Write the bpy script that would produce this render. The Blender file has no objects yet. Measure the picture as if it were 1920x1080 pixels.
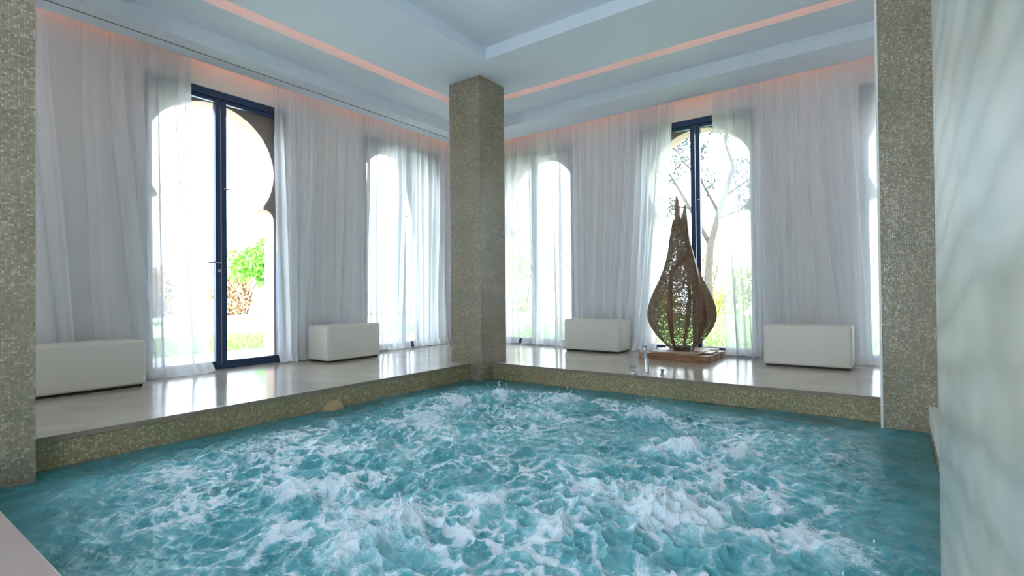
import bpy, bmesh, math, random
import numpy as np
from mathutils import Vector, Matrix
from mathutils.geometry import tessellate_polygon
PI = math.pi
C = bpy.context.scene.collection
rng = np.random.default_rng(7)
random.seed(7)

# ------------------------------------------------------------------ camera, world, light, exposure
F_PX, YAW, PITCH, ROLL = 973.3679, 0.63110266, 0.00970593, -0.00980996
EYE = Vector((0, 0, 0.82))
fw = Vector((math.cos(YAW) * math.cos(PITCH), math.sin(YAW) * math.cos(PITCH), math.sin(PITCH)))
r0 = fw.cross(Vector((0, 0, 1))).normalized()
u0 = r0.cross(fw)
rt = math.cos(ROLL) * r0 + math.sin(ROLL) * u0
up = -math.sin(ROLL) * r0 + math.cos(ROLL) * u0
cam = bpy.data.cameras.new('camera')
cam.lens = F_PX * 36 / 1920
cam.sensor_width = 36
cam.shift_y = 2.0427 / 1920
cam.clip_start = 0.02
cam.clip_end = 400
cam.dof.use_dof = True
cam.dof.focus_distance = 3.8
cam.dof.aperture_fstop = 5.0
co = bpy.data.objects.new('camera', cam)
M = Matrix((rt, up, -fw)).transposed().to_4x4()
M.translation = EYE
co.matrix_world = M
C.objects.link(co)
sc = bpy.context.scene
sc.camera = co

w = bpy.data.worlds.new('overcast_sky')
sc.world = w
w.use_nodes = True
bg = w.node_tree.nodes['Background']
bg.inputs[0].default_value = (0.76, 0.88, 1.0, 1)
bg.inputs[1].default_value = 2.6

sun = bpy.data.lights.new('sun', 'SUN')
sun.energy = 1.5
sun.angle = 0.02
sun.color = (1, 0.97, 0.93)
so = bpy.data.objects.new('sun', sun)
so.rotation_euler = Vector((-0.55, -0.75, 1.55)).to_track_quat('Z', 'Y').to_euler()
C.objects.link(so)

vs = sc.view_settings
vs.view_transform = 'Standard'
vs.look = 'None'
vs.gamma = 1
vs.use_curve_mapping = False
vs.exposure = 1.85
sc.cycles.max_bounces = 10
sc.cycles.diffuse_bounces = 6
sc.cycles.transparent_max_bounces = 24
sc.cycles.transmission_bounces = 6
sc.cycles.caustics_reflective = False
sc.cycles.caustics_refractive = False
sc.cycles.sample_clamp_indirect = 6

# ------------------------------------------------------------------ helpers
def tag(o, label=None, cat=None, group=None, kind=None):
    if label: o['label'] = label
    if cat: o['category'] = cat
    if group: o['group'] = group
    if kind: o['kind'] = kind
    return o

def link(name, me, m=None, parent=None, smooth=False):
    if m is not None and not me.materials: me.materials.append(m)
    o = bpy.data.objects.new(name, me)
    C.objects.link(o)
    if parent is not None: o.parent = parent
    if smooth:
        me.polygons.foreach_set('use_smooth', [True] * len(me.polygons))
    return o

def empty(name, loc=(0, 0, 0), parent=None):
    o = bpy.data.objects.new(name, None)
    o.empty_display_size = 0.1
    o.location = loc
    C.objects.link(o)
    if parent is not None: o.parent = parent
    return o

class MB:
    def __init__(s): s.v = []; s.f = []
    def add(s, v, f):
        n = len(s.v)
        s.v += [tuple(p) for p in v]
        s.f += [tuple(i + n for i in q) for q in f]
        return s
    def box(s, a, b):
        x0, y0, z0 = a; x1, y1, z1 = b
        v = [(x0, y0, z0), (x1, y0, z0), (x1, y1, z0), (x0, y1, z0), (x0, y0, z1), (x1, y0, z1), (x1, y1, z1), (x0, y1, z1)]
        return s.add(v, [(0, 3, 2, 1), (4, 5, 6, 7), (0, 1, 5, 4), (1, 2, 6, 5), (2, 3, 7, 6), (3, 0, 4, 7)])
    def tube(s, pts, rad, n=8, cap=True):
        pts = [Vector(p) for p in pts]
        if not hasattr(rad, '__len__'): rad = [rad] * len(pts)
        V = []; 
        for i, p in enumerate(pts):
            d = (pts[min(i + 1, len(pts) - 1)] - pts[max(i - 1, 0)]).normalized()
            a = Vector((0, 0, 1)) if abs(d.z) < .9 else Vector((1, 0, 0))
            x = d.cross(a).normalized(); y = d.cross(x)
            for k in range(n):
                t = 2 * PI * k / n
                V.append(p + rad[i] * (math.cos(t) * x + math.sin(t) * y))
        Fc = []
        for i in range(len(pts) - 1):
            for k in range(n):
                k2 = (k + 1) % n
                Fc.append((i * n + k, i * n + k2, (i + 1) * n + k2, (i + 1) * n + k))
        if cap:
            Fc.append(tuple(range(n - 1, -1, -1)))
            Fc.append(tuple((len(pts) - 1) * n + k for k in range(n)))
        return s.add(V, Fc)
    def lathe(s, prof, c=(0, 0, 0), n=24):
        V = []
        for r, z in prof:
            for k in range(n):
                t = 2 * PI * k / n
                V.append((c[0] + r * math.cos(t), c[1] + r * math.sin(t), c[2] + z))
        Fc = []
        for i in range(len(prof) - 1):
            for k in range(n):
                k2 = (k + 1) % n
                Fc.append((i * n + k, i * n + k2, (i + 1) * n + k2, (i + 1) * n + k))
        Fc.append(tuple(range(n - 1, -1, -1)))
        Fc.append(tuple((len(prof) - 1) * n + k for k in range(n)))
        return s.add(V, Fc)
    def build(s, name, m, parent=None, smooth=False, bevel=0, seg=2):
        me = bpy.data.meshes.new(name)
        me.from_pydata(s.v, [], s.f)
        me.update()
        if bevel:
            bm = bmesh.new(); bm.from_mesh(me)
            bmesh.ops.remove_doubles(bm, verts=bm.verts, dist=1e-6)
            bmesh.ops.bevel(bm, geom=bm.edges[:], offset=bevel, segments=seg, profile=.5, affect='EDGES', clamp_overlap=True)
            bm.to_mesh(me); bm.free()
        o = link(name, me, m, parent)
        if smooth:
            for p in me.polygons: p.use_smooth = True
            if bevel or smooth == 'auto':
                me.set_sharp_from_angle(angle=math.radians(50))
        return o

def np_mesh(name, V, Q, m, parent=None, smooth=False):
    me = bpy.data.meshes.new(name)
    V = np.ascontiguousarray(V, dtype=np.float32); Q = np.ascontiguousarray(Q, dtype=np.int32)
    k = Q.shape[1]
    me.vertices.add(len(V)); me.vertices.foreach_set('co', V.ravel())
    me.loops.add(Q.size); me.loops.foreach_set('vertex_index', Q.ravel())
    me.polygons.add(len(Q))
    me.polygons.foreach_set('loop_start', np.arange(0, Q.size, k, dtype=np.int32))
    me.polygons.foreach_set('loop_total', np.full(len(Q), k, dtype=np.int32))
    me.update(calc_edges=True)
    if smooth: me.polygons.foreach_set('use_smooth', np.ones(len(Q), dtype=bool))
    return link(name, me, m, parent)

def grid_quads(nu, nv):
    i = np.arange(nu - 1)[:, None]; j = np.arange(nv - 1)[None, :]
    a = i * nv + j
    return np.stack([a, a + nv, a + nv + 1, a + 1], -1).reshape(-1, 4)

# ---- numpy gradient noise
_perm = np.random.default_rng(3).permutation(256)
_perm = np.concatenate([_perm, _perm, _perm])
_ang = np.random.default_rng(4).uniform(0, 2 * PI, 256)
def pn(x, y, seed=0):
    x = x + seed * 17.3; y = y + seed * 9.1
    xi = np.floor(x).astype(int); yi = np.floor(y).astype(int)
    xf = x - xi; yf = y - yi
    def g(ix, iy, dx, dy):
        h = _perm[(_perm[ix & 255] + iy) & 255]
        return np.cos(_ang[h]) * dx + np.sin(_ang[h]) * dy
    u = xf ** 3 * (xf * (xf * 6 - 15) + 10); v = yf ** 3 * (yf * (yf * 6 - 15) + 10)
    a = g(xi, yi, xf, yf); b = g(xi + 1, yi, xf - 1, yf); c = g(xi, yi + 1, xf, yf - 1); d = g(xi + 1, yi + 1, xf - 1, yf - 1)
    return ((a * (1 - u) + b * u) * (1 - v) + (c * (1 - u) + d * u) * v) * 1.5
def fbm(x, y, o=4, seed=0, gain=.5):
    s = 0; a = 1; t = 0
    for k in range(o):
        s = s + a * pn(x * 2 ** k, y * 2 ** k, seed + k); t += a; a *= gain
    return s / t
def sstep(a, b, x):
    t = np.clip((x - a) / (b - a), 0, 1); return t * t * (3 - 2 * t)

# ------------------------------------------------------------------ materials
class NT:
    def __init__(s, name):
        s.m = bpy.data.materials.new(name); s.m.use_nodes = True
        s.t = s.m.node_tree; s.p = s.t.nodes['Principled BSDF']; s.o = s.t.nodes['Material Output']
    def n(s, typ, **kw):
        nd = s.t.nodes.new(typ)
        for k, v in kw.items():
            if k.startswith('i_'):
                key = k[2:]; key = int(key) if key.isdigit() else key.replace('_', ' ')
                nd.inputs[key].default_value = v
            else: setattr(nd, k, v)
        return nd
    def l(s, a, b): s.t.links.new(a, b)
    def set(s, **kw):
        for k, v in kw.items(): s.p.inputs[k.replace('_', ' ')].default_value = v
        return s
def rgb(r, g, b): # sRGB 0..255 -> linear
    f = lambda c: (c / 255 / 12.92) if c / 255 <= .04045 else ((c / 255 + .055) / 1.055) ** 2.4
    return (f(r), f(g), f(b), 1)

def ramp(nt, fac, stops, mode='LINEAR'):
    r = nt.n('ShaderNodeValToRGB'); r.color_ramp.interpolation = mode
    e = r.color_ramp.elements
    while len(e) > 1: e.remove(e[-1])
    e[0].position = stops[0][0]; e[0].color = stops[0][1]
    for p_, c_ in stops[1:]:
        q = e.new(p_); q.color = c_
    nt.l(fac, r.inputs[0]); return r

def simple(name, col, rough=.5, metal=0, var=0.06, scale=8, bump=0.0, bscale=60, **kw):
    nt = NT(name)
    tc = nt.n('ShaderNodeTexCoord')
    no = nt.n('ShaderNodeTexNoise', i_Scale=scale, i_Detail=4.0)
    nt.l(tc.outputs['Object'], no.inputs['Vector'])
    c = Vector(col[:3])
    r = ramp(nt, no.outputs[0], [(0.3, (*(c * (1 - var)), 1)), (0.7, (*(c * (1 + var)), 1))])
    nt.l(r.outputs[0], nt.p.inputs['Base Color'])
    nt.set(Roughness=rough, Metallic=metal)
    if bump:
        nb = nt.n('ShaderNodeTexNoise', i_Scale=bscale, i_Detail=3.0)
        nt.l(tc.outputs['Object'], nb.inputs['Vector'])
        b = nt.n('ShaderNodeBump', i_Strength=bump, i_Distance=0.01)
        nt.l(nb.outputs[0], b.inputs['Height']); nt.l(b.outputs[0], nt.p.inputs['Normal'])
    for k, v in kw.items(): nt.p.inputs[k.replace('_', ' ')].default_value = v
    return nt.m

def mosaic(name, cols, pitch=0.0128, grout=rgb(120, 116, 100)):
    nt = NT(name)
    g = nt.n('ShaderNodeNewGeometry')
    s = nt.n('ShaderNodeSeparateXYZ'); nt.l(g.outputs['Position'], s.inputs[0])
    ad = nt.n('ShaderNodeMath', operation='ADD'); nt.l(s.outputs[0], ad.inputs[0]); nt.l(s.outputs[1], ad.inputs[1])
    cb = nt.n('ShaderNodeCombineXYZ'); nt.l(ad.outputs[0], cb.inputs[0]); nt.l(s.outputs[2], cb.inputs[1])
    sc_ = nt.n('ShaderNodeVectorMath', operation='SCALE'); sc_.inputs['Scale'].default_value = 1 / pitch; nt.l(cb.outputs[0], sc_.inputs[0])
    fl = nt.n('ShaderNodeVectorMath', operation='FLOOR'); nt.l(sc_.outputs[0], fl.inputs[0])
    fr = nt.n('ShaderNodeVectorMath', operation='FRACTION'); nt.l(sc_.outputs[0], fr.inputs[0])
    wn = nt.n('ShaderNodeTexWhiteNoise', noise_dimensions='3D'); nt.l(fl.outputs[0], wn.inputs['Vector'])
    rp = ramp(nt, wn.outputs['Value'], [(i / len(cols), c) for i, c in enumerate(cols)], 'CONSTANT')
    # patchy drift of hue over the wall
    no = nt.n('ShaderNodeTexNoise', i_Scale=3.0, i_Detail=3.0); nt.l(cb.outputs[0], no.inputs['Vector'])
    dr = ramp(nt, no.outputs[0], [(0.3, (0.82, .85, .78, 1)), (0.7, (1.12, 1.08, 1.02, 1))])
    mu = nt.n('ShaderNodeMixRGB', blend_type='MULTIPLY', i_Fac=1.0); nt.l(rp.outputs[0], mu.inputs[1]); nt.l(dr.outputs[0], mu.inputs[2])
    # grout mask
    sf = nt.n('ShaderNodeSeparateXYZ'); nt.l(fr.outputs[0], sf.inputs[0])
    mk = []
    for k in (0, 1):
        a = nt.n('ShaderNodeMath', operation='SUBTRACT'); a.inputs[1].default_value = .5; nt.l(sf.outputs[k], a.inputs[0])
        b = nt.n('ShaderNodeMath', operation='ABSOLUTE'); nt.l(a.outputs[0], b.inputs[0]); mk.append(b)
    mx = nt.n('ShaderNodeMath', operation='MAXIMUM'); nt.l(mk[0].outputs[0], mx.inputs[0]); nt.l(mk[1].outputs[0], mx.inputs[1])
    gm = ramp(nt, mx.outputs[0], [(0.41, (0, 0, 0, 1)), (0.47, (1, 1, 1, 1))])
    mc = nt.n('ShaderNodeMixRGB', i_Color2=grout); nt.l(gm.outputs[0], mc.inputs[0]); nt.l(mu.outputs[0], mc.inputs[1])
    nt.l(mc.outputs[0], nt.p.inputs['Base Color'])
    rr = nt.n('ShaderNodeMapRange'); rr.inputs['To Min'].default_value = .18; rr.inputs['To Max'].default_value = .5
    nt.l(wn.outputs['Value'], rr.inputs[0]); nt.l(rr.outputs[0], nt.p.inputs['Roughness'])
    # each glass tile sits at its own slight tilt
    tl = nt.n('ShaderNodeVectorMath', operation='SUBTRACT'); nt.l(wn.outputs['Color'], tl.inputs[0]); tl.inputs[1].default_value = (.5, .5, .5)
    dt = nt.n('ShaderNodeVectorMath', operation='DOT_PRODUCT'); nt.l(tl.outputs[0], dt.inputs[0]); nt.l(fr.outputs[0], dt.inputs[1])
    hs = nt.n('ShaderNodeMath', operation='SUBTRACT'); nt.l(dt.outputs['Value'], hs.inputs[0]); nt.l(gm.outputs[0], hs.inputs[1])
    bp = nt.n('ShaderNodeBump', i_Strength=0.35, i_Distance=0.003); nt.l(hs.outputs[0], bp.inputs['Height']); nt.l(bp.outputs[0], nt.p.inputs['Normal'])
    return nt.m

TILES = [rgb(*(v * .55 + k * .45 - 8 for v, k in zip(c, (166, 148, 136)))) for c in ((170, 160, 130), (140, 130, 104), (196, 190, 165), (150, 150, 130), (152, 122, 94), (128, 124, 100), (180, 172, 146), (212, 208, 190), (138, 146, 124), (160, 144, 112))]
KTILES = [rgb(*(v * .6 + k * .4 for v, k in zip(c, (172, 148, 120)))) for c in ((160, 150, 112), (176, 164, 124), (140, 132, 98), (120, 118, 88), (192, 184, 146), (150, 152, 118), (165, 138, 96), (208, 200, 165))]
m_pillar = mosaic('glass_mosaic', TILES)
m_kerb = mosaic('kerb_mosaic', KTILES, grout=rgb(112, 104, 80))
m_wall = simple('cream_plaster', rgb(228, 226, 222), .85, var=.03, scale=3, bump=.15, bscale=90)
m_arch = simple('arch_plaster', rgb(196, 172, 156), .85, var=.04, scale=4, bump=.2, bscale=70)
m_ceil = simple('ceiling_paint', rgb(222, 230, 238), .75, var=.015, scale=2, bump=.05, bscale=120)
m_frame = simple('dark_blue_metal', rgb(52, 74, 104), .3, .35, var=.08)
m_steel = simple('chrome', rgb(205, 210, 215), .12, 1.0, var=.03)
m_slot = simple('dark_slot', rgb(70, 78, 86), .6)
m_leather = simple('white_leather', rgb(226, 223, 214), .5, var=.015, scale=5, bump=.08, bscale=250)
m_black = simple('dark_plinth', rgb(38, 32, 28), .6)
m_trim = simple('white_trim', rgb(226, 222, 214), .4)

def stone(name, c1, c2, rough, scale=1.6, joint=False, rmul=1.0):
    nt = NT(name)
    g = nt.n('ShaderNodeNewGeometry')
    no = nt.n('ShaderNodeTexNoise', i_Scale=scale, i_Detail=7.0, i_Roughness=.6, i_Distortion=.6); nt.l(g.outputs['Position'], no.inputs['Vector'])
    r = ramp(nt, no.outputs[0], [(.3, c1), (.7, c2)])
    nt.l(r.outputs[0], nt.p.inputs['Base Color'])
    n2 = nt.n('ShaderNodeTexNoise', i_Scale=scale * 4, i_Detail=5.0); nt.l(g.outputs['Position'], n2.inputs['Vector'])
    rr = nt.n('ShaderNodeMapRange'); rr.inputs['To Min'].default_value = rough * .7; rr.inputs['To Max'].default_value = rough * 1.3
    nt.l(n2.outputs[0], rr.inputs[0]); nt.l(rr.outputs[0], nt.p.inputs['Roughness'])
    b = nt.n('ShaderNodeBump', i_Strength=.12, i_Distance=.01); nt.l(no.outputs[0], b.inputs['Height']); nt.l(b.outputs[0], nt.p.inputs['Normal'])
    return nt.m
m_deck = stone('polished_deck_stone', rgb(180, 168, 156), rgb(204, 194, 182), .14)
m_deck.node_tree.nodes['Principled BSDF'].inputs['IOR'].default_value = 1.65
m_edge = stone('coping_edge_stone', rgb(128, 112, 96), rgb(150, 134, 116), .4, 5)
m_cope = stone('pinkish_coping_stone', rgb(170, 150, 142), rgb(190, 172, 164), .35)

def marble():
    nt = NT('pale_green_grey_marble')
    g = nt.n('ShaderNodeNewGeometry')
    mp = nt.n('ShaderNodeMapping'); mp.inputs['Rotation'].default_value = (0, math.radians(28), 0); mp.inputs['Scale'].default_value = (.8, 1.0, 3.6)
    nt.l(g.outputs['Position'], mp.inputs[0])
    wv = nt.n('ShaderNodeTexNoise', i_Scale=3.0, i_Detail=1.5, i_Distortion=.5); nt.l(mp.outputs[0], wv.inputs['Vector'])
    n2 = nt.n('ShaderNodeTexNoise', i_Scale=5.0, i_Detail=2.0); nt.l(g.outputs['Position'], n2.inputs['Vector'])
    r = ramp(nt, wv.outputs[0], [(.32, rgb(174, 174, 164)), (.46, rgb(184, 187, 180)), (.56, rgb(192, 196, 192)), (.70, rgb(180, 184, 182))])
    r2 = ramp(nt, n2.outputs[0], [(.35, rgb(224, 232, 230)), (.65, rgb(255, 250, 238))])
    mu = nt.n('ShaderNodeMixRGB', blend_type='MULTIPLY', i_Fac=1.0); nt.l(r.outputs[0], mu.inputs[1]); nt.l(r2.outputs[0], mu.inputs[2])
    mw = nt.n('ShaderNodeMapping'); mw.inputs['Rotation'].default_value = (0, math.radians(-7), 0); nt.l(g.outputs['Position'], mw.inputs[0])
    wa = nt.n('ShaderNodeTexWave', wave_type='BANDS', bands_direction='Z', i_Scale=4.2, i_Distortion=3.5, i_Detail=2.0, i_Detail_Scale=1.2); nt.l(mw.outputs[0], wa.inputs['Vector'])  # diagonal streaks of reflected light, painted into the marble colour as bands
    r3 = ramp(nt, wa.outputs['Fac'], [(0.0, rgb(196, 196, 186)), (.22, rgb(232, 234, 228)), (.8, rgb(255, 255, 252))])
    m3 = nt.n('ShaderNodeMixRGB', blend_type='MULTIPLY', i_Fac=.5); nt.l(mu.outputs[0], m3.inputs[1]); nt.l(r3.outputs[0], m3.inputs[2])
    nt.l(m3.outputs[0], nt.p.inputs['Base Color']); nt.set(Roughness=.38)
    b = nt.n('ShaderNodeBump', i_Strength=.12, i_Distance=.02); nt.l(wv.outputs[0], b.inputs['Height']); nt.l(b.outputs[0], nt.p.inputs['Normal'])
    return nt.m
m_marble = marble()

def sheer():
    nt = NT('sheer_voile')
    nt.t.nodes.remove(nt.p)
    tr = nt.n('ShaderNodeBsdfTransparent'); tr.inputs[0].default_value = (1, 1, 1, 1)
    tl = nt.n('ShaderNodeBsdfTranslucent'); tl.inputs[0].default_value = (.95, .97, 1, 1)
    df = nt.n('ShaderNodeBsdfDiffuse'); df.inputs[0].default_value = (.96, .97, .99, 1)
    m1 = nt.n('ShaderNodeMixShader'); m1.inputs[0].default_value = .5; nt.l(tl.outputs[0], m1.inputs[1]); nt.l(df.outputs[0], m1.inputs[2])
    # more thread per unit of view where the cloth turns edge-on
    lw = nt.n('ShaderNodeLayerWeight', i_Blend=.5)
    mr = nt.n('ShaderNodeMapRange'); mr.inputs['To Min'].default_value = .64; mr.inputs['To Max'].default_value = .95
    nt.l(lw.outputs['Facing'], mr.inputs[0])
    m2 = nt.n('ShaderNodeMixShader'); nt.l(mr.outputs[0], m2.inputs[0]); nt.l(tr.outputs[0], m2.inputs[1]); nt.l(m1.outputs[0], m2.inputs[2])
    nt.l(m2.outputs[0], nt.o.inputs[0])
    return nt.m
m_sheer = sheer()

def glass():
    nt = NT('window_glass')
    nt.t.nodes.remove(nt.p)
    tr = nt.n('ShaderNodeBsdfTransparent'); tr.inputs[0].default_value = (.97, .985, .98, 1)
    gl = nt.n('ShaderNodeBsdfGlossy', i_Roughness=.02)
    fr = nt.n('ShaderNodeFresnel', i_IOR=1.45)
    m2 = nt.n('ShaderNodeMixShader'); nt.l(fr.outputs[0], m2.inputs[0]); nt.l(tr.outputs[0], m2.inputs[1]); nt.l(gl.outputs[0], m2.inputs[2])
    nt.l(m2.outputs[0], nt.o.inputs[0]); return nt.m
m_glass = glass()

def emit(name, col, s):
    nt = NT(name); nt.set(Base_Color=col, Emission_Color=col, Emission_Strength=s); return nt.m
m_led = emit('amber_led', (1.0, .36, .17, 1), 1.7)
m_cove = emit('amber_cove_led', (1.0, .36, .16, 1), 3.6)

def wood(name, c1, c2, sc_=(1, 14, 14)):
    nt = NT(name)
    tc = nt.n('ShaderNodeTexCoord'); mp = nt.n('ShaderNodeMapping'); mp.inputs['Scale'].default_value = sc_; nt.l(tc.outputs['Object'], mp.inputs[0])
    no = nt.n('ShaderNodeTexNoise', i_Scale=3.0, i_Detail=6.0, i_Distortion=.8); nt.l(mp.outputs[0], no.inputs['Vector'])
    r = ramp(nt, no.outputs[0], [(.3, c1), (.7, c2)]); nt.l(r.outputs[0], nt.p.inputs['Base Color']); nt.set(Roughness=.45)
    b = nt.n('ShaderNodeBump', i_Strength=.4, i_Distance=.004); nt.l(no.outputs[0], b.inputs['Height']); nt.l(b.outputs[0], nt.p.inputs['Normal'])
    return nt.m
m_wood = wood('reddish_timber', rgb(104, 70, 46), rgb(176, 130, 92), (14, 1, 14))
m_wood2 = wood('pale_timber', rgb(150, 112, 80), rgb(200, 166, 130), (14, 1, 14))
m_weave = simple('woven_rattan', rgb(158, 136, 112), .6, var=.3, scale=30)
m_band = simple('brown_band', rgb(124, 88, 64), .55, var=.2, scale=14, bump=.3)

# ------------------------------------------------------------------ the setting
WY, WX = 6.25, 7.20        # window planes
W = -0.19                  # water level
DOORS_L = (0.11, 2.85, 5.60)
DOORS_R = (-0.50, 2.135, 4.77)
HW = 0.775                 # half width of an opening
KY, KX, NX, SY = 4.055, 4.895, 0.457, -0.20

def S(o, label=None, cat=None): return tag(o, label, cat, kind='structure')

# floor deck (L of three slabs around the pool) with thin coping lip
fl = MB()
fl.box((-1.6, KY, -.028), (WX + .1, WY + .1, 0))
fl.box((KX, -2.6, -.028), (WX + .1, KY, 0))
floor = S(fl.build('floor', m_deck), 'polished beige stone deck between the pool and the curtained windows', 'floor')
lip = MB(); lip.box((NX - .01, KY - .012, -.028), (KX + .001, KY + .0, .0015)); lip.build('coping_edge', m_edge, floor)
lip = MB(); lip.box((KX - .012, SY, -.028), (KX, KY - .012, .0015)); lip.build('coping_edge', m_edge, floor)
cp = MB(); cp.box((-1.2, -2.6, -.12), (NX, KY, 0))
S(cp.build('trim_1', m_cope, bevel=.004), 'pinkish stone coping at the near left corner of the pool', 'coping')
cp = MB(); cp.box((NX, -2.6, -.12), (KX, SY, 0))
S(cp.build('trim_2', m_trim, bevel=.004), 'white stone ledge ending as a pointed sliver beside the right mosaic pillar', 'coping')
# pool shell
kb = MB()
kb.box((NX - .15, KY, -1.2), (KX + .15, KY + .15, -.028))
S(kb.build('wall_pool_left', m_kerb), 'olive mosaic pool wall under the left deck', 'pool wall')
kb = MB(); kb.box((KX, SY - .15, -1.2), (KX + .15, KY, -.028))
S(kb.build('wall_pool_right', m_kerb), 'olive mosaic pool wall under the right deck', 'pool wall')
kb = MB(); kb.box((NX - .15, SY - .15, -1.2), (NX, KY, -.12)); kb.box((NX, SY - .15, -1.2), (KX, SY, -.12))
S(kb.build('wall_pool_near', m_kerb), 'mosaic pool wall on the near sides under the coping', 'pool wall')
kb = MB(); kb.box((NX - .15, SY - .15, -1.3), (KX + .15, KY + .15, -1.2))
S(kb.build('floor_pool', m_kerb), 'mosaic floor of the pool under the turquoise water', 'pool floor')

# pillars
def pillar(x0, y0, x1, y1, label):
    b = MB(); b.box((x0, y0, -1.2), (x1, y1, 3.42))
    o = b.build('mosaic_pillar', m_pillar, bevel=.004)
    return S(o, label, 'pillar')
p_c = pillar(4.69, 3.876, 5.17, 4.356, 'square mosaic pillar standing in the far corner of the pool')
p_l = pillar(.29, 3.85, .77, 4.33, 'mosaic pillar cropped by the left edge of the picture')
p_r = pillar(4.69, -.41, 5.17, .068, 'mosaic pillar on the right, beside the blurred pale marble wall')
b = MB(); b.box((4.684, .060, -.3), (4.70, .076, 3.42))
b.build('corner_bead', m_trim, p_r)
# near marble wall
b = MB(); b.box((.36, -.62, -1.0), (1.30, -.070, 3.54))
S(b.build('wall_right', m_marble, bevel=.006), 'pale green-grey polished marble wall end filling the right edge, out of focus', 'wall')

# ceiling: concentric steps
XL, YB = -1.6, -2.6
ce = MB()
def slabL(x1, y1, x0i, y0i, z0, z1):   # L-shaped slab between inner corner (x0i,y0i) and outer corner (x1,y1)
    ce.box((XL, y0i, z0), (x1, y1, z1)); ce.box((x0i, YB, z0), (x1, y0i, z1))
ce.box((XL, YB, 3.53), (4.47, 3.60, 3.7))            # raised coffer
slabL(5.38, 4.635, 4.43, 3.565, 3.40, 3.62)          # soffit carrying the pillars
slabL(6.36, 5.60, 5.80, 5.045, 3.53, 3.80)           # outer ceiling
ce.box((XL, 3.5, 3.80), (5.95, 5.2, 3.95)); ce.box((4.3, YB, 3.80), (5.95, 3.5, 3.95))   # top of light cove
slabL(6.87, 6.00, 6.33, 5.575, 3.37, 3.56)           # pelmet
ceiling = S(ce.build('ceiling', m_ceil), 'stepped pale grey-white ceiling with coffer and glowing peach cove line', 'ceiling')
ce = MB(); ce.box((XL - 2.5, YB - 2.5, 3.95), (WX + .5, WY + .55, 4.2))  # unseen overhang past the near walls added to keep the sun out
S(ce.build('roof', m_ceil), 'flat roof slab over the pool room', 'roof')
# air slot in left pelmet
b = MB(); b.box((XL, 5.782, 3.366), (6.33, 5.797, 3.373)); b.build('air_slot', m_slot, ceiling)
b = MB(); b.box((XL, 5.776, 3.367), (6.33, 5.782, 3.3715)); b.box((XL, 5.797, 3.367), (6.33, 5.803, 3.3715)); b.build('slot_trim', m_trim, ceiling)
def open_wall(name, ax, holes, a0, a1, label):
    b = MB()
    def bb(s0, s1, z0, z1):
        if ax == 'x': b.box((XL - .2, s0, z0), (XL, s1, z1))
        else: b.box((s0, YB - .2, z0), (s1, YB, z1))
    e = a0
    for h0, h1 in holes:
        bb(e, h0, -.1, 3.95); bb(h0, h1, 3.1, 3.95); e = h1
    bb(e, a1, -.1, 3.95)
    S(b.build(name, m_wall), label, 'wall')
open_wall('wall_near_left', 'x', ((.2, 1.3),), YB - .2, WY + .1, 'cream wall behind the viewer on the left with a tall unseen opening added for fill light')  # opening added out of view to let sky light in as fill
open_wall('wall_near_right', 'y', (), XL, WX + .1, 'plain cream wall behind the viewer on the right')
# LED lines: hidden in the cove and in the curtain pocket
def led(a, b_, label):
    q = MB(); q.box(a, b_); o = q.build('light_strip', m_cove if 'cove' in label else m_led); tag(o, label, 'light'); return o
led((XL, 4.50, 3.622), (5.30, 4.56, 3.634), 'amber light strip hidden in the ceiling cove along the left windows')
led((5.24, YB, 3.622), (5.30, 4.48, 3.634), 'amber light strip hidden in the ceiling cove along the right windows')
led((XL, 6.02, 3.565), (6.85, 6.035, 3.585), 'amber light strip above the left curtains in the pelmet pocket')
led((6.89, YB, 3.565), (6.905, 6.0, 3.585), 'amber light strip above the right curtains in the pelmet pocket')

# window walls with rectangular openings (inner leaf) and horseshoe arches (outer leaf)
def map_l(a, d, z): return (a, WY + d, z)
def map_r(a, d, z): return (WX + d, a, z)
def poly_slab(mb_or_name, pts, d0, d1, mp, m, parent):
    bm = bmesh.new()
    v0 = [bm.verts.new(mp(a, d0, z)) for a, z in pts]
    v1 = [bm.verts.new(mp(a, d1, z)) for a, z in pts]
    n = len(pts)
    for t in tessellate_polygon([[Vector((a, z, 0)) for a, z in pts]]):
        bm.faces.new([v0[i] for i in t]); bm.faces.new([v1[i] for i in t[::-1]])
    for i in range(n):
        j = (i + 1) % n
        bm.faces.new((v0[j], v0[i], v1[i], v1[j]))
    bmesh.ops.recalc_face_normals(bm, faces=bm.faces)
    me = bpy.data.meshes.new(mb_or_name); bm.to_mesh(me); bm.free()
    me.materials.append(m)
    o = bpy.data.objects.new(mb_or_name, me); C.objects.link(o); o.parent = parent
    return o

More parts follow.
